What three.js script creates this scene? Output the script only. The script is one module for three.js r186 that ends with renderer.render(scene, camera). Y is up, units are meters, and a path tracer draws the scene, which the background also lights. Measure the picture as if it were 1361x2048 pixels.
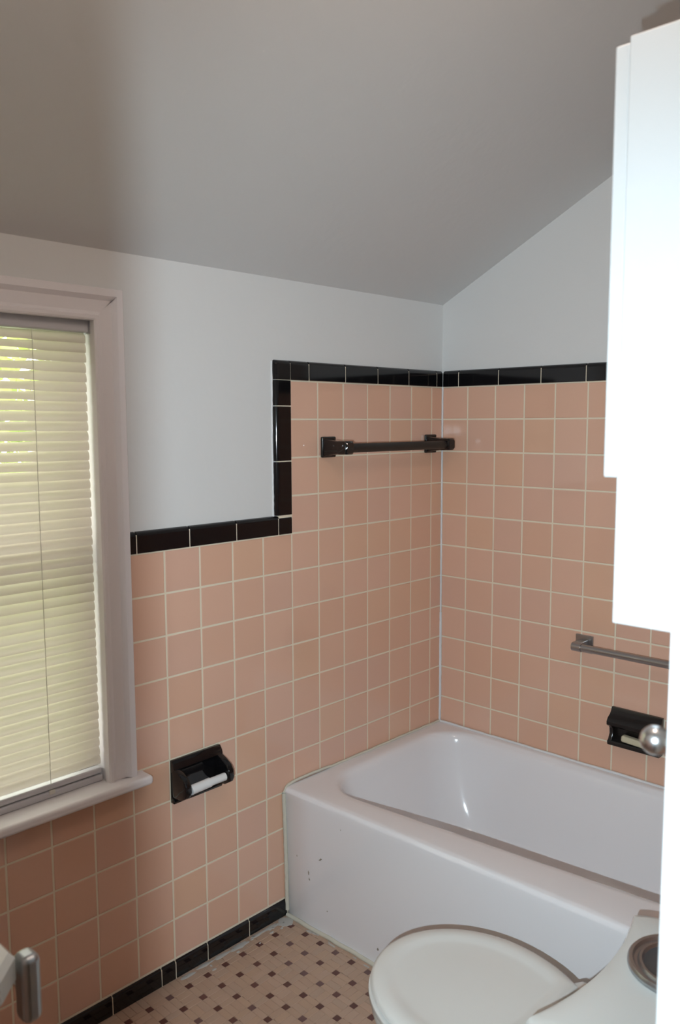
import * as THREE from 'three';
import { RoundedBoxGeometry } from 'three/addons/geometries/RoundedBoxGeometry.js';
import { mergeGeometries, mergeVertices, toCreasedNormals } from 'three/addons/utils/BufferGeometryUtils.js';

// ---------------------------------------------------------------- camera, sky, sun, flash, exposure
const scene = new THREE.Scene();
const W = 1361, H = 2048, F = 1667.4;
const camera = new THREE.PerspectiveCamera(2 * Math.atan(H / 2 / F) * 180 / Math.PI, W / H, 0.02, 60);
const EYE = new THREE.Vector3(1.7544, 1.4677, 2.3481);
camera.position.copy(EYE);
camera.rotation.set(-0.1064, 0.7636, -0.004, 'YXZ');
camera.focus = 2.75;
camera.userData.fStop = 6.3;
camera.updateMatrixWorld(true);

const renderer = new THREE.WebGLRenderer({ antialias: true });
renderer.toneMapping = THREE.LinearToneMapping;
renderer.toneMappingExposure = 1.0;
renderer.shadowMap.enabled = true;

scene.background = new THREE.Color().setRGB(3.55, 3.55, 3.35);          // even bright overcast sky

const sun = new THREE.DirectionalLight(0xfff2da, 7);                   // stands over the house: lights the tree outside, not the room
sun.position.set(4, 9, 2.5); sun.target.position.set(-2, 0, 1.6);
sun.castShadow = true; sun.shadow.mapSize.set(2048, 2048);
Object.assign(sun.shadow.camera, { left: -6, right: 6, top: 6, bottom: -6, near: 1, far: 25 });
scene.add(sun, sun.target);

// the photographer's small flash, held a little to the left of and below the lens in the doorway
const LEFT = new THREE.Vector3(-0.7224, 0, 0.6915);
const FLASH = EYE.clone().addScaledVector(LEFT, 0.062).add(new THREE.Vector3(0, -0.07, 0));
const flash = new THREE.SpotLight(new THREE.Color().setRGB(0.83, 1.0, 1.10), 7.7, 0, 0.88, 1.0, 2);
flash.position.copy(FLASH);
flash.target.position.copy(FLASH).add(new THREE.Vector3(0.17, -0.09, -1).applyEuler(camera.rotation));
flash.castShadow = true; flash.shadow.radius = 0.28; flash.shadow.mapSize.set(2048, 2048);
flash.shadow.camera.near = 0.02;
scene.add(flash, flash.target);

// ---------------------------------------------------------------- helpers
let seed = 20240611;
const rnd = () => { seed = (seed * 1664525 + 1013904223) >>> 0; return seed / 4294967296; };
const rr = (a, b) => a + (b - a) * rnd();
const V = (x, y, z) => new THREE.Vector3(x, y, z);
const used = {};
function numbered(n) { used[n] = (used[n] || 0) + 1; return used[n] === 1 ? n : `${n}_${String(used[n] - 1).padStart(3, '0')}`; }
function thing(name, label, category, [x, y, z] = [0, 0, 0], group) {
  const o = new THREE.Group(); o.name = numbered(name); o.position.set(x, y, z); scene.add(o);
  o.userData = { label, category }; if (group) o.userData.group = group;
  return o;
}
function structure(name, label, category) {
  const o = new THREE.Group(); o.name = name; scene.add(o);
  o.userData = { label, category, kind: 'structure' };
  return o;
}
function originOf(p) { const v = V(0, 0, 0); for (let q = p; q && q !== scene; q = q.parent) v.add(q.position); return v; }
// geometry in world coordinates -> mesh under its parent
function part(name, geo, mat, parent, label) {
  const o = originOf(parent);
  if (o.lengthSq()) geo.translate(-o.x, -o.y, -o.z);
  const m = new THREE.Mesh(geo, mat); m.name = name; m.castShadow = m.receiveShadow = true;
  if (label) m.userData.label = label;
  parent.add(m); return m;
}
function box(x0, x1, y0, y1, z0, z1, r = 0) {
  const w = x1 - x0, h = y1 - y0, d = z1 - z0;
  const g = r ? new RoundedBoxGeometry(w, h, d, 2, Math.min(r, w / 2.01, h / 2.01, d / 2.01)) : new THREE.BoxGeometry(w, h, d);
  g.translate((x0 + x1) / 2, (y0 + y1) / 2, (z0 + z1) / 2); return g;
}
function shapeOf(pts) { return new THREE.Shape(pts.map(p => new THREE.Vector2(p[0], p[1]))); }
function holeOf(pts) { return new THREE.Path(pts.map(p => new THREE.Vector2(p[0], p[1]))); }
// profile in (x, y) swept along z from z0 to z1
function alongZ(pts, z0, z1, bevel = 0) {
  const g = new THREE.ExtrudeGeometry(shapeOf(pts), { depth: z1 - z0 - 2 * bevel, bevelEnabled: bevel > 0, bevelSize: bevel, bevelThickness: bevel, bevelOffset: -bevel, bevelSegments: 4, curveSegments: 6 });
  g.translate(0, 0, z0 + bevel); return g;
}
// profile in (z, y) swept along x from x0 to x1, with holes
function alongX(pts, x0, x1, holes = [], bevel = 0) {
  const s = shapeOf(pts.map(([z, y]) => [-z, y])); for (const h of holes) s.holes.push(holeOf(h.map(([z, y]) => [-z, y])));
  const g = new THREE.ExtrudeGeometry(s, { depth: x1 - x0 - 2 * bevel, bevelEnabled: bevel > 0, bevelSize: bevel, bevelThickness: bevel, bevelOffset: -bevel, bevelSegments: 3 });
  g.rotateY(Math.PI / 2); g.translate(x0 + bevel, 0, 0); return g;
}
// straight piece between two polygons with the same corners (mitred mouldings); flat faces
function prism(a, b) {
  const p = [], n = a.length;
  const tri = (q, r, s) => p.push(...q, ...r, ...s);
  for (let i = 0; i < n; i++) { const j = (i + 1) % n; tri(a[i], a[j], b[j]); tri(a[i], b[j], b[i]); }
  for (let i = 1; i + 1 < n; i++) { tri(a[0], a[i + 1], a[i]); tri(b[0], b[i], b[i + 1]); }
  const g = new THREE.BufferGeometry(); g.setAttribute('position', new THREE.Float32BufferAttribute(p, 3)); g.computeVertexNormals(); return g;
}
// rings of equal length joined into a skin; optional caps; crease in radians
function loft(rings, { capStart = false, capEnd = false, crease = 0.9, flip = false } = {}) {
  const n = rings[0].length, pos = [], idx = [];
  for (const r of rings) for (const q of r) pos.push(...q);
  const f = (a, b, c) => flip ? idx.push(a, c, b) : idx.push(a, b, c);
  for (let k = 0; k + 1 < rings.length; k++) for (let i = 0; i < n; i++) {
    const j = (i + 1) % n, a = k * n + i, b = k * n + j, c = a + n, d = b + n; f(a, b, d); f(a, d, c);
  }
  const cap = (k, rev) => {
    const m = [0, 0, 0]; for (const q of rings[k]) for (let t = 0; t < 3; t++) m[t] += q[t] / n;
    const ci = pos.length / 3; pos.push(...m);
    for (let i = 0; i < n; i++) { const j = (i + 1) % n; rev ? f(ci, k * n + j, k * n + i) : f(ci, k * n + i, k * n + j); }
  };
  if (capStart) cap(0, true); if (capEnd) cap(rings.length - 1, false);
  const g = new THREE.BufferGeometry(); g.setAttribute('position', new THREE.Float32BufferAttribute(pos, 3)); g.setIndex(idx);
  g.computeVertexNormals();
  return crease ? toCreasedNormals(g, crease) : g;
}
function cyl(a, b, r0, r1 = r0, seg = 20, open = false) {
  const d = b.clone().sub(a), g = new THREE.CylinderGeometry(r1, r0, d.length(), seg, 1, open);
  g.applyQuaternion(new THREE.Quaternion().setFromUnitVectors(V(0, 1, 0), d.clone().normalize()));
  g.translate((a.x + b.x) / 2, (a.y + b.y) / 2, (a.z + b.z) / 2); return g;
}
function bead(pts, r, wob = 0) {                                        // wobbly round bead of caulk through points
  const q = [], n = 40, c = new THREE.CatmullRomCurve3(pts.map(p => V(...p)), false, 'centripetal');
  for (let i = 0; i <= n; i++) { const p = c.getPoint(i / n); q.push(V(p.x + rr(-wob, wob), p.y + rr(-wob, wob), p.z + rr(-wob, wob))); }
  return new THREE.TubeGeometry(new THREE.CatmullRomCurve3(q), 80, r, 6, false);
}
// ---- noise textures
function noiseTex(n, cells, oct, seed0, lo, hi, fn) {
  const lat = []; let s = seed0;
  const rn = () => { s = (s * 1103515245 + 12345) & 0x7fffffff; return s / 0x7fffffff; };
  for (let o = 0; o < oct; o++) { const c = cells << o; lat.push(Float32Array.from({ length: c * c }, rn)); }
  const data = new Uint8Array(n * n * 4);
  for (let y = 0; y < n; y++) for (let x = 0; x < n; x++) {
    let v = 0, a = 1, t = 0;
    for (let o = 0; o < oct; o++) {
      const c = cells << o, L = lat[o], fx = x / n * c, fy = y / n * c, i = fx | 0, j = fy | 0, u = fx - i, w = fy - j;
      const su = u * u * (3 - 2 * u), sw = w * w * (3 - 2 * w), i1 = (i + 1) % c, j1 = (j + 1) % c;
      v += a * ((L[j * c + i] * (1 - su) + L[j * c + i1] * su) * (1 - sw) + (L[j1 * c + i] * (1 - su) + L[j1 * c + i1] * su) * sw); t += a; a *= 0.55;
    }
    v /= t; const k = (y * n + x) * 4, col = fn ? fn(v) : [v, v, v];
    for (let q = 0; q < 3; q++) data[k + q] = 255 * Math.min(1, Math.max(0, lo + (hi - lo) * col[q])); data[k + 3] = 255;
  }
  const t = new THREE.DataTexture(data, n, n); t.wrapS = t.wrapT = THREE.RepeatWrapping; t.magFilter = THREE.LinearFilter; t.minFilter = THREE.LinearMipmapLinearFilter; t.generateMipmaps = true; t.needsUpdate = true; return t;
}
const paintBump = noiseTex(512, 48, 3, 11, 0, 1);
const glazeBump = noiseTex(256, 6, 3, 23, 0, 1);
const std = (color, roughness, extra = {}) => new THREE.MeshPhysicalMaterial({ color, roughness, ...extra });
const lin = (r, g, b) => new THREE.Color().setRGB(r, g, b);
const M = {
  wall: std(lin(0.74, 0.745, 0.74), 0.72, { bumpMap: paintBump, bumpScale: 0.0006 }),
  ceiling: std(lin(0.70, 0.695, 0.685), 0.8, { bumpMap: paintBump, bumpScale: 0.0006 }),
  hall: std(lin(0.68, 0.66, 0.62), 0.8),
  trimPaint: std(lin(0.87, 0.84, 0.855), 0.35),
  doorPaint: std(lin(0.75, 0.77, 0.77), 0.4),
  grout: std(lin(0.82, 0.73, 0.57), 0.85),
  caulk: std(lin(0.78, 0.79, 0.80), 0.5),
  oldCaulk: std(lin(0.66, 0.63, 0.53), 0.6),
  black: std(lin(0.006, 0.0055, 0.0065), 0.07, { ior: 1.52 }),
  blackOld: std(lin(0.012, 0.009, 0.008), 0.22),
  bar: std(lin(0.016, 0.013, 0.011), 0.5),
  tub: std(lin(0.86, 0.85, 0.87), 0.13),
  china: std(lin(0.73, 0.745, 0.72), 0.10),
  seatPlastic: std(lin(0.74, 0.745, 0.72), 0.22),
  chrome: new THREE.MeshStandardMaterial({ color: lin(0.74, 0.75, 0.77), metalness: 1, roughness: 0.24 }),
  dullChrome: new THREE.MeshStandardMaterial({ color: lin(0.42, 0.41, 0.41), metalness: 1, roughness: 0.32 }),
  greyMetal: new THREE.MeshStandardMaterial({ color: lin(0.46, 0.48, 0.50), metalness: 1, roughness: 0.35 }),
  darkMetal: new THREE.MeshStandardMaterial({ color: lin(0.17, 0.185, 0.20), metalness: 0.8, roughness: 0.5 }),
  slat: std(lin(0.80, 0.74, 0.665), 1, { transmission: 0.32, thickness: 0, side: THREE.DoubleSide }),
  rail: std(lin(0.62, 0.62, 0.66), 0.4),
  cord: std(lin(0.75, 0.73, 0.66), 0.9),
  glass: std(0xffffff, 0.0, { transmission: 1, thickness: 0, ior: 1.5 }),
  cabinet: std(lin(0.66, 0.69, 0.70), 0.4),
  soap: std(lin(0.62, 0.56, 0.40), 0.5),
  roller: std(lin(0.78, 0.78, 0.78), 0.35),
  scuff: std(lin(0.30, 0.26, 0.21), 0.7),
  smear: std(lin(0.50, 0.48, 0.45), 0.9),
  floorGrout: std(lin(0.46, 0.33, 0.245), 0.9),
  leaf: std(lin(0.42, 0.52, 0.16), 0.8, { transmission: 0.4, thickness: 0, side: THREE.DoubleSide }),
  bark: std(lin(0.10, 0.07, 0.05), 0.95),
  lawn: std(lin(0.12, 0.22, 0.05), 1),
  hallFloor: std(lin(0.30, 0.17, 0.08), 0.5),
};
const pinks = [[0.755, 0.472, 0.346], [0.768, 0.484, 0.360], [0.745, 0.458, 0.330], [0.760, 0.478, 0.336], [0.738, 0.466, 0.354]].map(c => std(lin(...c), 0.035, { bumpMap: glazeBump, bumpScale: 0.00004 }));
const floorPinks = [[0.50, 0.345, 0.252], [0.515, 0.355, 0.265], [0.49, 0.334, 0.244], [0.508, 0.346, 0.248], [0.485, 0.342, 0.256]].map(c => std(lin(...c), 0.5));
const dotBrowns = [[0.135, 0.055, 0.045], [0.115, 0.045, 0.036], [0.16, 0.085, 0.078], [0.105, 0.038, 0.03]].map(c => std(lin(...c), 0.45));

// ---- glazed tile: flat face with a cushioned edge, local x = width, y = height, face towards +z at z = 0
const tileCache = new Map();
function tileGeo(w, h, d = 0.008, b = 0.0038, lip = 0.0015) {
  const key = [w, h, d, b].map(v => v.toFixed(4)).join();
  if (tileCache.has(key)) return tileCache.get(key);
  const ring = (i, z) => [[-w / 2 + i, -h / 2 + i, z], [w / 2 - i, -h / 2 + i, z], [w / 2 - i, h / 2 - i, z], [-w / 2 + i, h / 2 - i, z]];
  const pos = [], uv = [], idx = [];
  for (const r of [ring(0, -d), ring(0, -lip * 1.6), ring(b * 0.35, -lip * 0.45), ring(b, 0)]) for (const q of r) { pos.push(...q); uv.push(q[0] * 6 + 0.5, q[1] * 6 + 0.5); }
  for (let k = 0; k < 3; k++) for (let i = 0; i < 4; i++) { const j = (i + 1) % 4, a = k * 4 + i, c = k * 4 + j; idx.push(a, c, c + 4, a, c + 4, a + 4); }
  idx.push(12, 13, 14, 12, 14, 15);
  const g = new THREE.BufferGeometry(); g.setAttribute('position', new THREE.Float32BufferAttribute(pos, 3)); g.setAttribute('uv', new THREE.Float32BufferAttribute(uv, 2)); g.setIndex(idx); g.computeVertexNormals();
  const nrm = g.attributes.normal; for (let i = 12; i < 16; i++) nrm.setXYZ(i, 0, 0, 1);
  tileCache.set(key, g); return g;
}
// ---- bullnose trim: length along x, height along y with the round edge on top, face towards +z at z = 0
function trimGeo(len, h, d = 0.0145) {
  const key = 't' + len.toFixed(4) + h.toFixed(4); if (tileCache.has(key)) return tileCache.get(key);
  const r = 0.0135, prof = [[-h / 2, -d, -1, 0], [-h / 2, -0.0015, -1, 0], [-h / 2 + 0.0005, -0.0004, -0.7, 0.7], [-h / 2 + 0.002, 0, 0, 1]];   // y, z, normal y, normal z
  for (let i = 0; i <= 6; i++) { const a = i / 6 * Math.PI / 2; prof.push([h / 2 - r + r * Math.sin(a), -r + r * Math.cos(a), Math.sin(a), Math.cos(a)]); }
  const pos = [], nor = [], idx = [], n = prof.length, e = 0.0012;
  const ring = (x, nx, drop) => { for (const [y, z, ny, nz] of prof) { pos.push(x, y - ny * drop, z - nz * drop); const l = Math.hypot(nx, 1); nor.push(nx / l, ny / l, nz / l); } };
  ring(-len / 2, -1, 0.0008); ring(-len / 2 + e, 0, 0); ring(len / 2 - e, 0, 0); ring(len / 2, 1, 0.0008);
  for (let k = 0; k < 3; k++) for (let i = 0; i + 1 < n; i++) { const a = k * n + i, b = a + n; idx.push(a, b, b + 1, a, b + 1, a + 1); }
  for (const [k, nx] of [[0, -1], [3, 1]]) {
    const o = pos.length / 3; for (let i = 0; i < n; i++) { pos.push(pos[(k * n + i) * 3], pos[(k * n + i) * 3 + 1], pos[(k * n + i) * 3 + 2]); nor.push(nx, 0, 0); }
    for (let i = 1; i + 1 < n; i++) nx < 0 ? idx.push(o, o + i, o + i + 1) : idx.push(o, o + i + 1, o + i);
  }
  const g = new THREE.BufferGeometry(); g.setAttribute('position', new THREE.Float32BufferAttribute(pos, 3)); g.setAttribute('normal', new THREE.Float32BufferAttribute(nor, 3)); g.setIndex(idx);
  tileCache.set(key, g); return g;
}
function put(name, geo, mat, parent, pos, rot) {
  const m = new THREE.Mesh(geo, mat); m.name = name; m.position.set(...pos); m.rotation.set(...rot); m.castShadow = m.receiveShadow = true; parent.add(m); return m;
}
const HALF = Math.PI / 2;

// ---------------------------------------------------------------- dimensions
const P = 0.1095, G = 0.0031, Y0 = 14 * P + 0.055, A0 = 0.0602, B0 = 0.105;
const XC = 1.49, XH = 1.58, ZD = 2.40, CEIL = 2.44, SLOPE = 0.512, KNEE = 1.872;
const OPEN = { z0: 1.330, z1: 2.060, y0: 0.580, y1: 1.712 };            // window opening
const SH = 1.205;                                                     // where the flash's shadow line crosses the window wall
const XJ = XH + 0.014;
const ZL = FLASH.z + (SH - FLASH.z) * (FLASH.x - XJ) / FLASH.x;         // left side of the doorway
const ZR = 1.652;                                                     // right side of the doorway

// ---------------------------------------------------------------- wall with the window (left)
const wallLeft = structure('wall_left', 'white wall with pink tile wainscot, black trim and the window', 'wall');
part('plaster', alongX([[-0.12, -0.1], [ZD + 0.1, -0.1], [ZD + 0.1, 1.9], [-0.12, 1.9]], -0.13, -0.008,
  [[[OPEN.z0, OPEN.y0], [OPEN.z0, OPEN.y1], [OPEN.z1, OPEN.y1], [OPEN.z1, OPEN.y0]]]), M.wall, wallLeft);
part('grout', mergeGeometries([box(-0.009, -0.0012, 0, 1.19, 0.0, 1.262), box(-0.009, -0.0012, 1.19, 1.628, 0.0, 0.768), box(-0.009, -0.0012, 0, OPEN.y0 - 0.002, 1.262, ZD)]), M.grout, wallLeft);
function wallTile(parent, onA, u0, u1, y0, y1) {                       // u = z on the left wall, x on the back wall
  const w = u1 - u0 - G, h = y1 - y0 - G; if (w < 0.006 || h < 0.006) return;
  const t = [rr(-1, 1) * 0.0035, rr(-1, 1) * 0.0035], lift = rr(-0.0003, 0.0003), m = pinks[Math.floor(rnd() * 5)], u = (u0 + u1) / 2, y = (y0 + y1) / 2;
  if (onA) put('tile', tileGeo(w, h), m, parent, [lift, y, u], [0, HALF + t[0], t[1]]);
  else put('tile', tileGeo(w, h), m, parent, [u, y, lift], [t[1], t[0], 0]);
}
for (let c = 0; c <= 21; c++) for (let r = 0; r < 14; r++) {
  let z0 = c ? A0 + (c - 1) * P : 0.001, z1 = Math.min(A0 + c * P, ZD), y1 = Y0 - r * P, y0 = y1 - P;
  if (r < 4 && c > 6) continue;
  if (z1 < 0.74 && y1 < 0.40) continue;                                // behind the tub
  if (c > 11) { if (y0 > OPEN.y0 - 0.004) continue; y1 = Math.min(y1, OPEN.y0 - 0.003); }
  if (z0 >= ZD) continue;
  if (r === 9 && c === 10) continue;                                   // paper holder takes this tile
  if (r === 9 && c === 9) z1 = 0.9955;
  wallTile(wallLeft, true, z0, z1, y0, y1);
}
function trimA(z0, z1, y0, y1, up = true) {
  const horizontal = up;
  if (horizontal) put('trim_tile', trimGeo(z1 - z0 - 0.003, y1 - y0), M.black, wallLeft, [0.0045, (y0 + y1) / 2, (z0 + z1) / 2], [0, HALF, 0]);
  else { const m = put('trim_tile', trimGeo(y1 - y0 - 0.003, z1 - z0), M.black, wallLeft, [0.0045, (y0 + y1) / 2, (z0 + z1) / 2], [0, HALF, 0]); m.rotation.set(0, HALF, HALF, 'YXZ'); }
}
const TT = Y0 + 0.0015;
for (const [a, b] of [[0.646, 0.7205], [0.492, 0.646], [0.343, 0.492], [0.188, 0.343], [0.037, 0.188], [0.003, 0.037]]) trimA(a, b, TT, TT + 0.055);
{ // corner piece, rounded along its top and its outer side
  const r = 0.0135, w = 0.0572, h = 0.055, fall = a => a < r ? -(r - Math.sqrt(Math.max(0, r * r - (r - a) ** 2))) : 0;
  const steps = L => [...Array.from({ length: 7 }, (_, i) => r * (1 - Math.cos(i / 6 * HALF))), L * 0.6, L], A = steps(w), B = steps(h), pos = [], idx = [];
  for (const b of B) for (const a of A) pos.push(a - w / 2, h / 2 - b, Math.max(-0.0145, fall(a) + fall(b)));
  for (let j = 0; j + 1 < B.length; j++) for (let i = 0; i + 1 < A.length; i++) { const p = j * A.length + i, q = p + A.length; idx.push(p, q, q + 1, p, q + 1, p + 1); }
  const g = new THREE.BufferGeometry(); g.setAttribute('position', new THREE.Float32BufferAttribute(pos, 3)); g.setIndex(idx); g.computeVertexNormals();
  put('trim_tile', g, M.black, wallLeft, [0.0045, TT + 0.0275, 0.750], [0, HALF, 0]);
}
for (const [a, b] of [[1.516, TT], [1.36, 1.516], [1.205, 1.36]]) trimA(0.7195, 0.778, a, b, false);
const LT = Y0 - 4 * P + 0.0015;
for (const [a, b] of [[0.7185, 0.771], [0.771, 0.924], [0.924, 1.079], [1.079, 1.237], [1.237, 1.2625]]) trimA(a, b, LT, LT + 0.054);
for (const [a, b] of [[0.755, 0.902], [0.902, 1.05], [1.05, 1.1555], [1.1555, 1.2], [1.2, 1.345], [1.345, 1.50], [1.50, 1.655], [1.655, 1.81], [1.81, 1.965], [1.965, 2.12], [2.12, 2.275], [2.275, 2.395]]) trimA(a, b, 0.001, 0.054);
part('trim_joint', mergeGeometries([box(-0.008, 0.0026, TT, TT + 0.047, 0.003, 0.764), box(-0.008, 0.0026, LT, TT + 0.04, 0.722, 0.769), box(-0.008, 0.0026, LT, LT + 0.046, 0.722, 1.2625), box(-0.008, 0.0026, 0, 0.046, 0.755, 2.395)]), M.grout, wallLeft);
part('paint_edge', bead([[-0.0075, TT + 0.05, 0.781], [-0.0075, 1.4, 0.782], [-0.0075, LT + 0.05, 0.781]], 0.0028, 0.0006), M.caulk, wallLeft);

// ---------------------------------------------------------------- back wall over the tub
const wallBack = structure('wall_back', 'white back wall with pink tiles and black trim over the bathtub', 'wall');
part('plaster', alongZ([[-0.13, -0.1], [XC + 0.09, -0.1], [XC + 0.09, 2.55], [1.2, 2.55], [-0.13, 1.86]], -0.12, -0.008), M.wall, wallBack);
part('grout', box(0.0, XC, 0.0, 1.628, -0.009, -0.0012), M.grout, wallBack);
for (let c = 0; c <= 13; c++) for (let r = 0; r <= 10; r++) {
  let x0 = c ? B0 + (c - 1) * P : 0.001, x1 = Math.min(B0 + c * P, XC), y1 = Y0 - r * P, y0 = y1 - P;
  if (x0 >= XC - 0.005) continue;
  if (r === 9 && c === 6) continue;                                    // soap dish takes this tile
  if (r === 9 && c === 7) x0 = 0.811;
  wallTile(wallBack, false, x0, x1, y0, y1);
}
for (const [a, b] of [[0.003, 0.069], [0.069, 0.228], [0.228, 0.384], [0.384, 0.537], [0.537, 0.691], [0.691, 0.846], [0.846, 1.0], [1.0, 1.155], [1.155, 1.31], [1.31, 1.465], [1.465, XC]])
  put('trim_tile', trimGeo(b - a - 0.003, 0.055), M.black, wallBack, [(a + b) / 2, TT + 0.0275, 0.0045], [0, 0, 0]);
part('trim_joint', box(0.003, XC, TT, TT + 0.047, -0.008, 0.0026), M.grout, wallBack);
part('caulk_line', mergeGeometries([bead([[0.001, TT + 0.054, 0.001], [0.001, 1.2, 0.001], [0.001, 0.8, 0.001]], 0.0036, 0.0003), bead([[0.001, 0.8, 0.001], [0.0015, 0.6, 0.0015], [0.0015, 0.40, 0.0015]], 0.0052, 0.0006)]), M.caulk, wallBack);

// ---------------------------------------------------------------- ceiling, other walls, doorway, hall (behind the camera)
const ceiling = structure('ceiling', 'off-white plaster ceiling sloping up from the window wall', 'ceiling');
const kneeX = (CEIL - KNEE) / SLOPE;
part('plaster', alongZ([[-0.13, KNEE - 0.13 * SLOPE], [kneeX, CEIL], [XH, CEIL], [XH, 2.58], [kneeX - 0.05, 2.58], [-0.13, 1.96]], -0.12, ZD + 0.1), M.ceiling, ceiling);
const wallRight = structure('wall_right', 'white wall with the doorway, behind the toilet', 'wall');
part('plaster', alongX([[-0.12, -0.1], [3.5, -0.1], [3.5, 2.55], [-0.12, 2.55]], XC, XH, [[[ZR - 0.018, -0.05], [ZR - 0.018, 2.05], [ZL + 0.018, 2.05], [ZL + 0.018, -0.05]]]), M.wall, wallRight);
const wallFront = structure('wall_front', 'white wall behind the washbasin', 'wall');
part('plaster', alongZ([[-0.13, -0.1], [XC, -0.1], [XC, 2.55], [1.2, 2.55], [-0.13, 1.86]], ZD + 0.008, ZD + 0.11), M.wall, wallFront);
{ // tiles on the two walls that the picture does not show
  const gs = [];
  const lay = (u0, u1, y0, y1, place) => { for (let u = u0; u < u1 - 0.02; u += P) for (let y = y1; y > y0 + 0.02; y -= P) { const g = tileGeo(Math.min(P, u1 - u) - G, Math.min(P, y - y0) - G).clone(); place(g, (u + Math.min(u + P, u1)) / 2, (y + Math.max(y - P, y0)) / 2); gs.push(g); } };
  const onC = (g, u, y) => { g.rotateY(-HALF); g.translate(XC - 0.008, y, u); };
  const split = gs.length; lay(0, 0.78, 0.41, Y0, onC); lay(0.78, ZR - 0.075, 0.055, Y0 - 4 * P, onC);
  const mC = part('tile_field', mergeGeometries(gs), pinks[0], wallRight); mC.userData.kind = 'stuff';
  gs.length = 0; lay(0, XC, 0.055, Y0 - 4 * P, (g, u, y) => { g.rotateY(Math.PI); g.translate(u, y, ZD); });
  const mD = part('tile_field', mergeGeometries(gs), pinks[1], wallFront); mD.userData.kind = 'stuff';
}
const door = structure('door_1', 'white painted door frame at the right edge of the picture', 'door frame');
part('jamb', box(XC - 0.001, XJ - 0.014, 0, 2.03, ZR - 0.018, ZR, 0.0015), M.doorPaint, door);
part('jamb', box(XC - 0.001, XJ - 0.014, 0, 2.03, ZL, ZL + 0.018, 0.0015), M.doorPaint, door);
part('head_jamb', box(XC - 0.001, XJ - 0.014, 2.03, 2.048, ZR - 0.018, ZL + 0.018, 0.0015), M.doorPaint, door);
part('casing', box(XC - 0.015, XC, 0, 2.035, ZR - 0.06, ZR - 0.004, 0.003), M.doorPaint, door);
part('casing', box(XC - 0.015, XC, 0, 2.035, ZL + 0.004, Math.min(ZD, ZL + 0.06), 0.003), M.doorPaint, door);
part('casing', box(XC - 0.015, XC, 2.034, 2.09, ZR - 0.06, Math.min(ZD, ZL + 0.06), 0.003), M.doorPaint, door);
part('casing', box(XH, XJ, 0, 2.035, ZR - 0.06, ZR - 0.004, 0.003), M.doorPaint, door);
part('casing', box(XH, XJ, 0, 2.035, ZL, ZL + 0.06, 0.0006), M.doorPaint, door);
part('casing', box(XH, XJ, 2.034, 2.09, ZR - 0.06, ZL + 0.06, 0.003), M.doorPaint, door);
const wallHall = structure('wall_hall', 'plain painted walls of the hall outside the doorway', 'wall');
part('plaster', box(2.75, 2.85, -0.1, 2.55, 0.6, 3.6), M.hall, wallHall);
part('plaster', box(XH, 2.8, -0.1, 2.55, 0.6, 0.7), M.hall, wallHall);
part('plaster', box(XH, 2.8, -0.1, 2.55, 3.4, 3.5), M.hall, wallHall);
const ceilingHall = structure('ceiling_hall', 'flat ceiling of the hall outside the doorway', 'ceiling');
part('plaster', box(XH - 0.02, 2.85, CEIL, 2.58, 0.6, 3.6), M.ceiling, ceilingHall);
const floorHall = structure('floor_hall', 'wooden floor of the hall outside the doorway', 'floor');
part('boards', box(XC, 2.85, -0.1, 0.0, 0.6, 3.6), M.hallFloor, floorHall);

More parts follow.
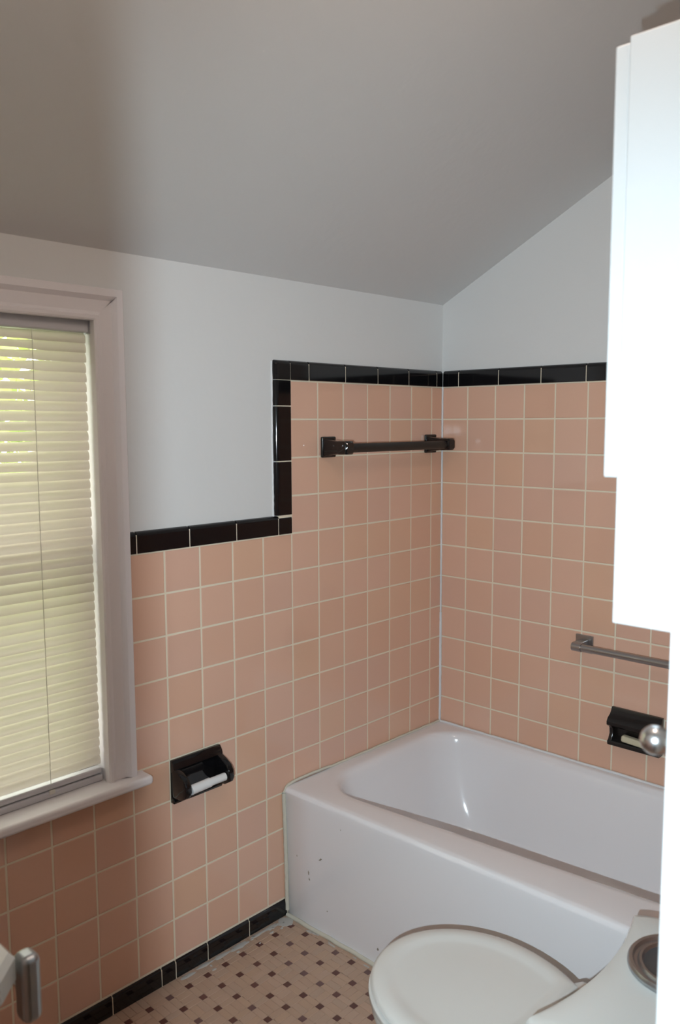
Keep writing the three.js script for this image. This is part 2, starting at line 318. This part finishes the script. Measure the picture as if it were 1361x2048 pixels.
// ---------------------------------------------------------------- mosaic floor
const floor = structure('floor', 'beige pink mosaic tile floor with small dark brown square dots', 'floor');
part('grout_bed', box(-0.1, XC, -0.1, -0.0012, -0.1, ZD + 0.1), M.floorGrout, floor);
{
  const S = 0.0607, s = 0.0185, g = 0.0016, X0 = -0.0095, Z0 = 0.785, list = [];
  const add = (x0, x1, z0, z1, dot) => { x0 = Math.max(x0, 0.002); x1 = Math.min(x1, XC - 0.002); z1 = Math.min(z1, ZD - 0.002); if (x1 - x0 > 0.004 && z1 - z0 > 0.004) list.push({ x0, x1, z0, z1, dot }); };
  for (let i = 0; i < 26; i++) for (let k = -1; k < 27; k++) {
    const x = X0 + i * S, z = Z0 + k * S, h = s / 2, e = S - h;
    add(x - h, x + h, z - h, z + h, true);
    add(x + h, x + e, z - h, z + h); add(x - h, x + h, z + h, z + e);
    if ((i + k) % 2) { add(x + h, x + S / 2, z + h, z + e); add(x + S / 2, x + e, z + h, z + e); }
    else { add(x + h, x + e, z + h, z + S / 2); add(x + h, x + e, z + S / 2, z + e); }
  }
  const rest = [], v = V(0, 0, 0);
  for (const t of list) {
    v.set((t.x0 + t.x1) / 2, 0, (t.z0 + t.z1) / 2).project(camera);
    const px = (v.x + 1) / 2 * W, py = (1 - v.y) / 2 * H;
    t.seen = px > 100 && px < 748 && py > 1790 && py < 2058 && t.z1 > 0.745; t.py = py;
  }
  const seenPink = list.filter(t => t.seen && !t.dot).sort((a, b) => b.py - a.py); seenPink.slice(300).forEach(t => { t.seen = false; });
  for (const t of list) {
    const geo = tileGeo(t.x1 - t.x0 - g, t.z1 - t.z0 - g, 0.004, 0.0012, 0.0005), pal = t.dot ? dotBrowns : floorPinks, q = Math.floor(rnd() * pal.length), p = [(t.x0 + t.x1) / 2, rr(-0.0002, 0.0002), (t.z0 + t.z1) / 2];
    if (t.seen) put(t.dot ? 'mosaic_dot' : 'mosaic_tile', geo, pal[q], floor, p, [-HALF, 0, 0]);
    else { const c = geo.clone(); c.rotateX(-HALF); c.translate(...p); (rest[t.dot ? 1 : 0] ||= []).push(c); }
  }
  const m1 = part('mosaic_field', mergeGeometries(rest[0]), floorPinks[0], floor); m1.userData.kind = 'stuff';
  const m2 = part('mosaic_dot_field', mergeGeometries(rest[1]), dotBrowns[0], floor); m2.userData.kind = 'stuff';
  // dried filler smeared along the wall and in the corner by the tub
  const blob = (cx, cz, rx, rz, a, n = 14) => { const ring = (f, y) => Array.from({ length: n }, (_, i) => { const t = -i / n * 2 * Math.PI, k = f * rr(0.7, 1.15), u = Math.cos(t) * rx * k, w = Math.sin(t) * rz * k; return [cx + u * Math.cos(a) - w * Math.sin(a), y, cz + u * Math.sin(a) + w * Math.cos(a)]; }); return loft([ring(1, 0), ring(0.8, 0.0012)], { capEnd: true, crease: 0 }); };
  const spots = [[0.026, 0.785, 0.024, 0.03], [0.016, 0.83, 0.010, 0.028], [0.014, 0.88, 0.006, 0.03], [0.017, 0.95, 0.010, 0.034], [0.015, 1.01, 0.009, 0.03], [0.013, 1.07, 0.007, 0.035], [0.016, 1.13, 0.008, 0.025]];
  for (let i = 0; i < 16; i++) spots.push([rr(0.012, 0.05), rr(0.77, 1.17), rr(0.002, 0.005), rr(0.003, 0.009)]);
  for (let i = 0; i < 8; i++) spots.push([rr(0.05, 0.34), rr(0.762, 0.772), rr(0.006, 0.016), rr(0.002, 0.005)]);
  for (const [x, z, rx, rz] of spots)
    part('filler_smear', blob(x, z, rx, rz, 0), M.smear, floor);
}

// ---------------------------------------------------------------- window and blind
const win = structure('window_1', 'white painted window with moulded casing and a sill', 'window');
{
  const cz0 = 1.3355, cz1 = 2.0545, cy1 = 1.7035, sy = 0.602, X = -0.008;
  const prof = [[0, 0], [0, 0.017], [0.004, 0.020], [0.011, 0.020], [0.014, 0.0155], [0.020, 0.0135], [0.046, 0.0165], [0.050, 0.0205], [0.056, 0.0265], [0.071, 0.0265], [0.073, 0.024], [0.073, 0]].map(([u, n]) => [u, n + X]);
  const side = (z0, sgn) => { const a = prof.map(([u, n]) => [n, sy, z0 + sgn * u]), b = prof.map(([u, n]) => [n, cy1 + u, z0 + sgn * u]); return sgn < 0 ? prism(a, b) : prism(b, a); };
  part('casing', side(cz0, -1), M.trimPaint, win); part('casing', side(cz1, 1), M.trimPaint, win);
  part('head_casing', prism(prof.map(([u, n]) => [n, cy1 + u, cz1 + u]), prof.map(([u, n]) => [n, cy1 + u, cz0 - u])), M.trimPaint, win);
  part('sill', mergeGeometries([box(-0.075, 0.046, 0.578, sy, 1.234, 2.155, 0.009)]), M.trimPaint, win);
  const J = OPEN;
  part('jamb', box(-0.128, -0.001, sy - 0.01, J.y1 + 0.001, J.z0 - 0.004, J.z0 + 0.002), M.trimPaint, win);
  part('jamb', box(-0.128, -0.001, sy - 0.01, J.y1 + 0.001, J.z1 - 0.002, J.z1 + 0.004), M.trimPaint, win);
  part('head_jamb', box(-0.128, -0.001, J.y1 - 0.002, J.y1 + 0.004, J.z0, J.z1), M.trimPaint, win);
  part('outer_sill', box(-0.16, -0.07, 0.555, 0.600, J.z0, J.z1, 0.004), M.trimPaint, win);
  const sash = (x, y0, y1) => {
    const s = part('sash', mergeGeometries([box(x - 0.03, x, y0, y0 + 0.045, J.z0, J.z1), box(x - 0.03, x, y1 - 0.04, y1, J.z0, J.z1), box(x - 0.03, x, y0, y1, J.z0, J.z0 + 0.04), box(x - 0.03, x, y0, y1, J.z1 - 0.04, J.z1)]), M.trimPaint, win);
    part('pane', box(x - 0.0165, x - 0.0135, y0 + 0.04, y1 - 0.035, J.z0 + 0.035, J.z1 - 0.035), M.glass, s);
  };
  sash(-0.072, 0.600, 1.17); sash(-0.098, 1.13, J.y1 - 0.002);
}
const blind = thing('window_blind', 'cream mini blind lowered and tilted nearly shut in the window', 'blind', [-0.03, 0.603, 1.695]);
{
  const z0 = 1.3385, z1 = 2.0515, xb = -0.030, pitch = 0.02245, n = 47, top = 1.6655, w = 0.025;
  part('headrail', mergeGeometries([box(xb - 0.017, xb + 0.014, 1.677, 1.708, 1.3345, 2.0555, 0.004)]), M.rail, blind);
  part('end_cap', box(xb - 0.019, xb + 0.016, 1.674, 1.710, 1.3305, 1.3345, 0.002), M.rail, blind);
  part('bottom_rail', box(xb - 0.012, xb + 0.013, 0.6025, 0.619, z0 - 0.001, z1 + 0.001, 0.004), M.rail, blind);
  part('bottom_rail_cap', box(xb - 0.012, xb + 0.0115, 0.6215, 0.636, z0, z1, 0.004), M.rail, blind);
  for (let i = 0; i < n; i++) {
    const y = top - i * pitch - rr(-0.0006, 0.0006);
    if (y < 0.64) break;
    const open = i > 0 && i < 7 ? 0.46 : i < 9 ? 0.2 : i < 15 ? 0.32 : i > 21 && i < 30 ? 0.16 : 0;
    const base = 1.27 - rr(0, 0.03) + (i > 28 ? 0.03 : 0);              // tilt from level: the room-side edge hangs down
    const seg = 6, ang = z => base - open * THREE.MathUtils.smoothstep(z, 1.44, 1.50);
    const zs = [z0 + rr(0, 0.0015), 1.44, 1.47, 1.50, 1.75, z1], pos = [], idx = [];
    for (const z of zs) { const a = ang(z), ca = Math.cos(a), sa = Math.sin(a);
      for (let k = 0; k <= seg; k++) { const t = k / seg - 0.5, u = t * w, c = 0.0050 * (1 - 4 * t * t); pos.push(xb + u * ca + c * sa, y - u * sa + c * ca, z); } }
    for (let q = 0; q + 1 < zs.length; q++) for (let k = 0; k < seg; k++) { const a = q * (seg + 1) + k, b = a + seg + 1; idx.push(a, b, b + 1, a, b + 1, a + 1); }
    const g = new THREE.BufferGeometry(); g.setAttribute('position', new THREE.Float32BufferAttribute(pos, 3)); g.setIndex(idx); g.computeVertexNormals();
    part('slat', g, M.slat, blind);
  }
  for (const z of [1.470, 1.92]) { part('ladder_cord', cyl(V(xb + 0.0085, 0.625, z), V(xb + 0.0085, 1.68, z), 0.0008, 0.0008, 6), M.cord, blind); part('ladder_cord', cyl(V(xb - 0.0085, 0.625, z), V(xb - 0.0085, 1.68, z), 0.0008, 0.0008, 6), M.cord, blind); }
  part('cord_plug', box(xb + 0.010, xb + 0.0155, 0.612, 0.622, 1.463, 1.477, 0.002), M.cord, blind);
}
const tree = thing('tree', 'leafy green tree outside behind the blind', 'tree', [-2.6, -2.6, 1.7]);
{
  part('trunk', cyl(V(-2.6, -2.6, 1.7), V(-2.6, 1.2, 1.7), 0.12, 0.07, 10), M.bark, tree);
  const lg = new THREE.BufferGeometry();
  lg.setAttribute('position', new THREE.Float32BufferAttribute([0, -0.05, 0, 0.028, 0, 0.008, 0, 0.055, 0, -0.028, 0, 0.008], 3)); lg.setIndex([0, 1, 2, 0, 2, 3]); lg.computeVertexNormals();
  const N = 5200, im = new THREE.InstancedMesh(lg, M.leaf, N), mt = new THREE.Matrix4(), q = new THREE.Quaternion(), e = new THREE.Euler();
  for (let i = 0; i < N; i++) {
    const a = rr(0, 6.283), b = Math.acos(rr(-1, 1)), rad = Math.cbrt(rr(0.25, 1));
    e.set(rr(0, 6.28), rr(0, 6.28), rr(0, 6.28)); q.setFromEuler(e); const sc = rr(0.8, 1.6);
    mt.compose(V(1.0 * rad * Math.sin(b) * Math.cos(a), 3.8 + 1.7 * rad * Math.cos(b), 1.7 * rad * Math.sin(b) * Math.sin(a)), q, V(sc, sc, sc)); im.setMatrixAt(i, mt);
  }
  im.name = 'foliage'; im.userData.kind = 'stuff'; im.castShadow = im.receiveShadow = true; tree.add(im);
}
const lawn = structure('ground_outside', 'green lawn far below the window', 'lawn');
part('grass_ground', box(-9, -0.2, -2.75, -2.6, -5, 8), M.lawn, lawn);

// ---------------------------------------------------------------- bathtub
const tub = thing('bathtub', 'white enamelled built-in bathtub with a plain apron along the back wall', 'bathtub', [0.75, 0, 0.38]);
{
  const nS = 14, nC = 7;
  // rounded outline: left, right x; back z; front z as a function of x; radius per corner
  const loop = (x0, x1, z0, zf, r, y) => {
    const out = [], zfl = zf(x0), zfr = zf(x1), R = Math.max(r, 0.0005);
    const corners = [[x0 + R, z0 + R, Math.PI], [x1 - R, z0 + R, 1.5 * Math.PI], [x1 - R, zfr - R, 0], [x0 + R, zfl - R, 0.5 * Math.PI]];
    const arc = corners.map(([cx, cz, a]) => Array.from({ length: nC + 1 }, (_, i) => { const t = a + i / nC * HALF; return [cx + R * Math.cos(t), cz + R * Math.sin(t)]; }));
    for (let k = 0; k < 4; k++) { const A = arc[k], B = arc[(k + 1) % 4]; for (const q of A) out.push(q); const a = A[nC], b = B[0]; for (let i = 1; i < nS; i++) { const t = i / nS; out.push([a[0] + (b[0] - a[0]) * t, a[1] + (b[1] - a[1]) * t]); } }
    return out.map(([x, z]) => [x, y, z]);
  };
  const xl = 0.004, xr = 1.478, zb = 0.008, fr = x => 0.764 - 0.030 * x, base = x => 0.752 - 0.006 * x, mix = (t, d = 0) => x => base(x) + (fr(x) - base(x)) * t - d;
  const inF = d => x => 0.668 - 0.078 * x - d;
  const rings = [
    loop(xl, xr, zb, mix(0), 0.004, 0), loop(xl, xr, zb, mix(0.1), 0.004, 0.05), loop(xl, xr, zb, mix(0.85), 0.006, 0.34), loop(xl, xr, zb, mix(0.97), 0.006, 0.372),
    ...[0, 0.25, 0.5, 0.75, 1].map(t => loop(xl, xr, zb, mix(1, 0.014 * (1 - Math.cos(t * HALF))), 0.006 + 0.004 * t, 0.3875 + 0.014 * Math.sin(t * HALF))),
    loop(xl + 0.001, xr - 0.001, zb + 0.001, mix(1, 0.022), 0.012, 0.4018), loop(xl + 0.006, xr - 0.006, zb + 0.006, mix(1, 0.034), 0.016, 0.4022), loop(0.034, 1.42, 0.018, inF(-0.032), 0.164, 0.4025),
    loop(0.046, 1.41, 0.024, inF(-0.018), 0.152, 0.4017), loop(0.056, 1.40, 0.033, inF(-0.008), 0.142, 0.3990), loop(0.063, 1.393, 0.040, inF(-0.001), 0.135, 0.3925), loop(0.069, 1.387, 0.046, inF(0.005), 0.129, 0.380), loop(0.074, 1.382, 0.051, inF(0.010), 0.124, 0.36),
    loop(0.098, 1.355, 0.066, inF(0.030), 0.122, 0.28), loop(0.130, 1.335, 0.082, inF(0.048), 0.12, 0.19), loop(0.165, 1.315, 0.098, inF(0.068), 0.12, 0.12), loop(0.195, 1.295, 0.116, inF(0.086), 0.115, 0.085), loop(0.24, 1.26, 0.15, inF(0.12), 0.10, 0.068), loop(0.32, 1.2, 0.22, inF(0.2), 0.06, 0.062),
  ];
  part('basin', loft(rings, { capEnd: true, crease: 1.0, flip: true }), M.tub, tub);
  const c1 = [[0.006, 0.02, 0.757], [0.006, 0.2, 0.760], [0.006, 0.385, 0.766]];
  part('caulk_bead', bead(c1, 0.0065, 0.0006), M.oldCaulk, tub);
  part('caulk_bead', bead([[0.006, 0.385, 0.766], [0.004, 0.402, 0.75], [0.004, 0.404, 0.5], [0.004, 0.404, 0.2], [0.006, 0.404, 0.01]], 0.0042, 0.0007), M.oldCaulk, tub);
  part('caulk_bead', bead([[0.008, 0.403, 0.008], [0.4, 0.403, 0.0065], [0.9, 0.403, 0.0065], [1.47, 0.403, 0.0065]], 0.0045, 0.0008), M.caulk, tub);
  part('caulk_bead', bead([[0.006, 0.004, 0.758], [0.4, 0.003, 0.753], [0.9, 0.003, 0.749], [1.47, 0.003, 0.746]], 0.0065, 0.0012), M.oldCaulk, tub);
  // scuffs on the apron
  const scuff = (x, y, rx, ry, a) => { const n = 12, zf = base(x) + (fr(x) - base(x)) * (0.1 + 0.75 * (y - 0.05) / 0.29), ring = (f, z) => Array.from({ length: n }, (_, i) => { const t = i / n * 6.2832, k = f * rr(0.5, 1.2), u = Math.cos(t) * rx * k, w = Math.sin(t) * ry * k; return [x + u * Math.cos(a) - w * Math.sin(a), y + u * Math.sin(a) + w * Math.cos(a), z]; }); return loft([ring(1, zf - 0.0008), ring(0.6, zf + 0.0011)], { capEnd: true, crease: 0 }); };
  for (const s of [[0.147, 0.228, 0.012, 0.0045, 0.7], [0.051, 0.205, 0.0015, 0.006, 0], [0.098, 0.170, 0.003, 0.010, 0.1], [0.100, 0.150, 0.0028, 0.006, 0.2], [0.228, 0.345, 0.0013, 0.0022, 0], [0.36, 0.05, 0.004, 0.005, 0.3], [0.17, 0.08, 0.002, 0.003, 0]]) part('scuff_mark', scuff(...s), M.scuff, tub, 'brown-grey scuff');
}

// ---------------------------------------------------------------- toilet
const ZT = 1.11;
const toilet = thing('toilet', 'white one-piece toilet with the lid closed, in front of the bathtub', 'toilet', [1.1, 0, ZT]);
{
  // egg outline grown by d, tip towards the window wall
  const egg = (d, y, back = 1.056, n = 56) => {
    const hw = x => { const cx = 0.915, t = x < cx ? (x - cx) / 0.209 : (x - cx) / 0.235; return 0.181 * Math.sqrt(Math.max(0, 1 - t * t)); };
    const pts = []; const m = n / 2;
    for (let i = 0; i < m; i++) { const t = i / (m - 1), x = 0.706 + (back - 0.706) * (1 - Math.cos(t * Math.PI * 0.5)) ; pts.push([x, hw(x)]); }
    const res = [...pts.map(([x, h]) => [x, -h]), ...pts.slice(1).reverse().map(([x, h]) => [x, h])];
    const cx = 0.90, L = res.map(([x, z]) => { const l = Math.hypot((x - cx), z) || 1; return [x + (x - cx) / l * d, y, ZT + z + z / l * d]; });
    return L;
  };
  part('bowl', loft([
    egg(-0.075, 0.0, 1.10), egg(-0.078, 0.03, 1.10), egg(-0.085, 0.12, 1.09), egg(-0.06, 0.22, 1.08), egg(-0.025, 0.30, 1.07), egg(-0.008, 0.335, 1.06), egg(-0.003, 0.350, 1.06), egg(-0.006, 0.362, 1.06), egg(-0.02, 0.366, 1.06)], { capStart: true, capEnd: true, crease: 0.8, flip: true }), M.china, toilet);
  part('seat', loft([egg(-0.012, 0.369), egg(-0.001, 0.3705), egg(0.003, 0.376), egg(0.002, 0.3825), egg(-0.004, 0.3855), egg(-0.02, 0.3862)], { capStart: true, capEnd: true, crease: 0.8, flip: true }), M.seatPlastic, toilet);
  part('lid', loft([egg(-0.014, 0.3885), egg(-0.004, 0.389), egg(-0.001, 0.393), egg(-0.003, 0.3985), egg(-0.010, 0.4025), egg(-0.024, 0.4045), egg(-0.036, 0.4040), egg(-0.046, 0.4012), egg(-0.056, 0.4002), egg(-0.10, 0.4000)], { capStart: true, capEnd: true, crease: 0.9, flip: true }), M.seatPlastic, toilet);
  const prof = [[1.0, 0.2], [1.02, 0.345], [1.03, 0.376], [1.045, 0.386], [1.06, 0.388], [1.44, 0.388], [1.44, 0.18], [1.40, 0.12], [1.38, 0.0], [1.06, 0.0], [1.02, 0.08]];
  part('deck', toCreasedNormals(alongZ(prof, ZT - 0.187, ZT + 0.187, 0.01), 0.6), M.china, toilet);
  // tank: hollowed front edge, wider towards the wall
  const plan = (d, y) => {
    const out = [], n = 12;
    for (let i = 0; i <= n; i++) { const t = i / n * 2 - 1; out.push([1.166 - 0.029 * t * t + d, y, ZT + t * (0.188 - d)]); }
    for (const [a, b] of [[1.150, 0.199], [1.168, 0.207], [1.20, 0.212], [1.30, 0.215], [1.462, 0.215]]) out.push([Math.min(a + d, 1.466 - d), y, ZT + b - d]);
    for (const [a, b] of [[1.462, 0.215], [1.30, 0.215], [1.20, 0.212], [1.168, 0.207], [1.150, 0.199]]) out.push([Math.min(a + d, 1.466 - d), y, ZT - b + d]);
    return out;
  };
  part('tank', loft([plan(0.03, 0.385), plan(0.012, 0.42), plan(0.004, 0.50), plan(0, 0.54), plan(0.0015, 0.556), plan(0.006, 0.5635), plan(0.014, 0.566), plan(0.04, 0.5665)], { capEnd: true, crease: 0.7, flip: true }), M.china, toilet);
  part('seat_hinge', box(1.050, 1.072, 0.386, 0.402, ZT - 0.09, ZT - 0.055, 0.005), M.seatPlastic, toilet);
  part('seat_hinge', box(1.050, 1.072, 0.386, 0.402, ZT + 0.055, ZT + 0.09, 0.005), M.seatPlastic, toilet);
}
const tin = thing('round_tin', 'round grey metal tin with ridged rings on the toilet tank', 'tin', [1.268, 0.567, 1.035]);
{
  const ring = a => new THREE.LatheGeometry(a.map(([r, y]) => new THREE.Vector2(r, y)), 64).translate(1.268, 0.567, 1.035);
  part('rim', toCreasedNormals(ring([[0.001, 0.0], [0.079, 0.0], [0.082, 0.003], [0.082, 0.010], [0.079, 0.014], [0.074, 0.014], [0.071, 0.009], [0.066, 0.0085], [0.063, 0.013], [0.059, 0.013], [0.056, 0.008]]), 0.9), M.greyMetal, tin);
  part('centre', toCreasedNormals(ring([[0.056, 0.008], [0.052, 0.0065], [0.03, 0.006], [0.0005, 0.006]]), 0.9), M.darkMetal, tin);
}

// ---------------------------------------------------------------- cabinet over the toilet
const cab = thing('wall_cabinet', 'white cabinet hung on the wall above the toilet', 'cabinet', [1.39, 1.222, 1.145]);
{
  const x0 = 1.300, x1 = XC - 0.016, y0 = 1.2215, y1 = 1.907, z0 = 0.90, z1 = 1.390, t = 0.016;
  part('side_panel', box(x0, x1, y0, y1, z1 - t, z1, 0.002), M.cabinet, cab);
  part('side_panel', box(x0, x1, y0, y1, z0, z0 + t, 0.002), M.cabinet, cab);
  part('top_panel', box(x0, x1, y1 - t, y1 - 0.001, z0 + t, z1 - t), M.cabinet, cab);
  part('shelf', box(x0, x1, 1.395, 1.411, z0 + t, z1 - t), M.cabinet, cab);
  part('bottom_shelf', box(x0, x1, y0 + 0.001, y0 + t, z0 + t, z1 - t), M.cabinet, cab);
  part('back_panel', box(x1 - 0.005, x1, y0 + t, y1 - t, z0 + t, z1 - t), M.cabinet, cab);
  for (const [a, b, k] of [[z0 + 0.003, 1.1435, 1.115], [1.1465, z1 - 0.006, 1.175]]) { const d = part('door', box(x0 - 0.0205, x0 - 0.0015, 1.4, y1 - 0.004, a, b, 0.003), M.cabinet, cab); part('knob', new THREE.SphereGeometry(0.012, 20, 14).translate(x0 - 0.036, 1.45, k), M.chrome, d); }
}

// ---------------------------------------------------------------- fittings on the walls
const towelBar = thing('towel_bar', 'black towel bar with square ceramic posts high on the window wall', 'towel bar', [0.0, 1.396, 0.325]);
{
  for (const zc of [0.572, 0.0755]) {
    const y = 1.3965, sq = (x, a, b, r = 0) => [[x, y - b, zc - a], [x, y - b, zc + a], [x, y + b, zc + a], [x, y + b, zc - a]];
    const post = part('post', box(0.0015, 0.012, y - 0.031, y + 0.031, zc - 0.029, zc + 0.029, 0.004), M.black, towelBar);
    const n = 5, ring = (x, a, b, r) => { const out = []; for (const [sz, sy, t0] of [[1, 1, 0], [-1, 1, HALF], [-1, -1, Math.PI], [1, -1, 1.5 * Math.PI]]) for (let i = 0; i <= n; i++) { const t = t0 + i / n * HALF; out.push([x, y - 0.001 + sy * (b - r) + r * Math.sin(t), zc + sz * (a - r) + r * Math.cos(t)]); } return out; };
    part('arm', loft([ring(0.010, 0.024, 0.026, 0.004), ring(0.02, 0.0215, 0.0235, 0.005), ring(0.060, 0.0185, 0.0195, 0.006), ring(0.064, 0.0195, 0.0205, 0.006), ring(0.092, 0.0185, 0.0195, 0.006), ring(0.098, 0.014, 0.015, 0.006)], { capEnd: true, crease: 0.6 }), M.black, post);
  }
  part('bar', cyl(V(0.078, 1.394, 0.093), V(0.078, 1.394, 0.5545), 0.0136), M.bar, towelBar);
}
const paperHolder = thing('toilet_paper_holder', 'black ceramic toilet paper holder set into the tiles below the window corner', 'paper holder', [0.0, 0.487, 1.076]);
{
  const z0 = 0.997, z1 = 1.155, y0 = 0.4865, y1 = 0.6015;
  part('plate', mergeGeometries([box(-0.002, 0.0045, y0, y1, z0, z1, 0.002), toCreasedNormals(alongZ([[0.002, y1], [0.007, y1], [0.016, y1 - 0.012], [0.018, y1 - 0.022], [0.012, y1 - 0.030], [0.002, y1 - 0.034]], z0, z1, 0.002), 0.5).deleteAttribute('uv'), toCreasedNormals(alongZ([[0.002, y0], [0.012, y0], [0.015, y0 + 0.006], [0.010, y0 + 0.014], [0.002, y0 + 0.018]], z0, z1, 0.002), 0.5).deleteAttribute('uv')].map(g => { g.deleteAttribute('uv'); return g.index ? g.toNonIndexed() : g; })), M.black, paperHolder);
  const ear = [[0.002, 0.503], [0.02, 0.502], [0.046, 0.506], [0.062, 0.516], [0.068, 0.53], [0.066, 0.548], [0.056, 0.562], [0.036, 0.573], [0.018, 0.580], [0.002, 0.585]];
  for (const a of [z0 + 0.001, z1 - 0.019]) part('ear', toCreasedNormals(alongZ(ear, a, a + 0.018, 0.003), 0.6), M.black, paperHolder);
}
const roller = thing('toilet_paper_roller', 'empty white plastic spring roller held in the black paper holder', 'roller', [0.054, 0.532, 1.076]);
part('wide_tube', cyl(V(0.054, 0.532, 1.070), V(0.054, 0.530, 1.1315), 0.0125, 0.0125), M.roller, roller);
part('narrow_tube', cyl(V(0.054, 0.532, 1.0205), V(0.054, 0.532, 1.070), 0.0105, 0.0105), M.roller, roller);
part('end_pin', cyl(V(0.054, 0.532, 1.0165), V(0.054, 0.532, 1.0205), 0.005, 0.005), M.roller, roller);
part('end_pin', cyl(V(0.054, 0.530, 1.1315), V(0.054, 0.530, 1.1355), 0.005, 0.005), M.roller, roller);

const soapDish = thing('soap_dish', 'black ceramic soap dish set into the tiles over the bathtub', 'soap dish', [0.731, 0.496, 0.0]);
{
  const x0 = 0.6535, x1 = 0.8095;
  const c = [[0.0, 0.6095], [0.008, 0.6095], [0.013, 0.598], [0.020, 0.590], [0.034, 0.582], [0.041, 0.572], [0.040, 0.562], [0.031, 0.556], [0.016, 0.555], [0.005, 0.553], [0.003, 0.53], [0.004, 0.509], [0.024, 0.508], [0.031, 0.512], [0.034, 0.508], [0.032, 0.499], [0.026, 0.4955], [0.0, 0.4955]];
  part('dish', toCreasedNormals(alongX(c, x0, x1), 0.7), M.blackOld, soapDish);
  const s = [[0.0, 0.499], [0.028, 0.499], [0.030, 0.512], [0.020, 0.53], [0.022, 0.548], [0.032, 0.560], [0.0, 0.58]];
  part('side', toCreasedNormals(alongX(s, x0, x0 + 0.012, [], 0.002), 0.6), M.blackOld, soapDish);
  part('side', toCreasedNormals(alongX(s, x1 - 0.012, x1, [], 0.002), 0.6), M.blackOld, soapDish);
}
const soap = thing('soap_bar', 'cream bar of soap lying in the black soap dish', 'soap', [0.735, 0.509, 0.02]);
{ const g = new RoundedBoxGeometry(0.085, 0.020, 0.022, 4, 0.006); g.rotateZ(-0.06); g.translate(0.736, 0.5222, 0.0185); part('soap', g, M.soap, soap); soap.children[0].name = 'soap_body'; }

const grab = thing('chrome_towel_bar', 'dull chrome bar on a square plate on the tiles above the soap dish', 'towel bar', [0.83, 0.785, 0.0]);
{
  for (const xc of [0.556, 1.10]) {
    const pl = part('wall_plate', box(xc - 0.029, xc + 0.029, 0.758, 0.813, 0.001, 0.007, 0.002), M.dullChrome, grab);
    part('bracket', mergeGeometries([box(xc - 0.013, xc + 0.013, 0.774, 0.800, 0.006, 0.046, 0.003), cyl(V(xc - 0.014, 0.785, 0.052), V(xc + 0.016, 0.785, 0.052), 0.0135, 0.0135, 24)].map(g => (g.index ? g.toNonIndexed() : g))), M.dullChrome, pl);
  }
  part('bar', cyl(V(0.565, 0.785, 0.052), V(1.09, 0.785, 0.052), 0.0112, 0.0112, 24), M.dullChrome, grab);
}
const hook = thing('wall_hook', 'round chrome ball of a wall hook peeking out beside the white door frame', 'hook', [XC, 1.156, 1.562]);
{
  const c = V(1.4305, 1.156, 1.562);
  part('ball', new THREE.SphereGeometry(0.0148, 32, 20).translate(c.x, c.y, c.z), M.chrome, hook);
  part('stem', cyl(V(1.44, 1.156, 1.562), V(XC - 0.018, 1.156, 1.562), 0.005, 0.007), M.chrome, hook);
  part('rosette', cyl(V(XC - 0.018, 1.156, 1.562), V(XC - 0.0085, 1.156, 1.562), 0.018, 0.021, 28), M.chrome, hook);
}

// ---------------------------------------------------------------- washbasin (only its corner shows)
const sink = thing('washbasin', 'white washbasin corner on a chrome leg at the lower left edge of the picture', 'washbasin', [0.5, 0, 2.15]);
{
  const oct = (x0, x1, z0, z1, c, y) => [[x0 + c, y, z0], [x1 - c, y, z0], [x1, y, z0 + c], [x1, y, z1], [x0, y, z1], [x0, y, z0 + c]];
  part('basin', loft([oct(0.34, 0.66, 2.05, ZD - 0.01, 0.06, 0.64), oct(0.27, 0.73, 1.99, ZD - 0.01, 0.05, 0.74), oct(0.205, 0.795, 1.922, ZD - 0.01, 0.034, 0.757), oct(0.2, 0.80, 1.917, ZD - 0.01, 0.034, 0.764), oct(0.2, 0.80, 1.917, ZD - 0.01, 0.034, 0.793), oct(0.206, 0.794, 1.923, ZD - 0.016, 0.034, 0.80), oct(0.25, 0.75, 1.97, ZD - 0.10, 0.06, 0.798), oct(0.26, 0.74, 1.98, ZD - 0.11, 0.07, 0.785), oct(0.34, 0.66, 2.05, ZD - 0.16, 0.08, 0.69)], { capStart: true, capEnd: true, crease: 0.5, flip: true }), M.china, sink);
  for (const x of [0.235, 0.765]) { part('leg', cyl(V(x, 0, 1.955), V(x, 0.76, 1.955), 0.012, 0.012), M.chrome, sink); part('foot', cyl(V(x, 0, 1.955), V(x, 0.02, 1.955), 0.02, 0.016), M.chrome, sink); }
  part('towel_rail', cyl(V(0.20, 0.735, 1.90), V(0.76, 0.735, 1.90), 0.007, 0.007), M.chrome, sink);
  part('rail_bracket', box(0.748, 0.780, 0.70, 0.792, 1.888, 1.914, 0.010), M.greyMetal, sink);
}

// ---------------------------------------------------------------- ceiling lamp over the toilet (above the picture, lights the room warmly)
const lamp = thing('ceiling_lamp', 'round frosted glass ceiling lamp on the flat ceiling above the toilet', 'lamp', [1.32, CEIL, 1.5]);
{
  const bulb = new THREE.Color().setRGB(1.0, 0.80, 0.67);
  const prof = [[0.001, -0.075], [0.05, -0.072], [0.09, -0.058], [0.115, -0.035], [0.12, -0.015]].map(([r, y]) => new THREE.Vector2(r, y));
  part('shade', new THREE.LatheGeometry(prof, 36).translate(1.32, CEIL, 1.5), new THREE.MeshStandardMaterial({ color: 0xffffff, roughness: 0.5, emissive: bulb, emissiveIntensity: 2.5, side: THREE.DoubleSide }), lamp);
  part('rim', cyl(V(1.32, CEIL - 0.018, 1.5), V(1.32, CEIL, 1.5), 0.125, 0.125, 36), M.chrome, lamp);
  const l = new THREE.PointLight(bulb, 0.50, 0, 2); l.position.set(0, -0.11, 0); l.castShadow = true; l.shadow.radius = 2.5; lamp.add(l);
}

renderer.render(scene, camera);
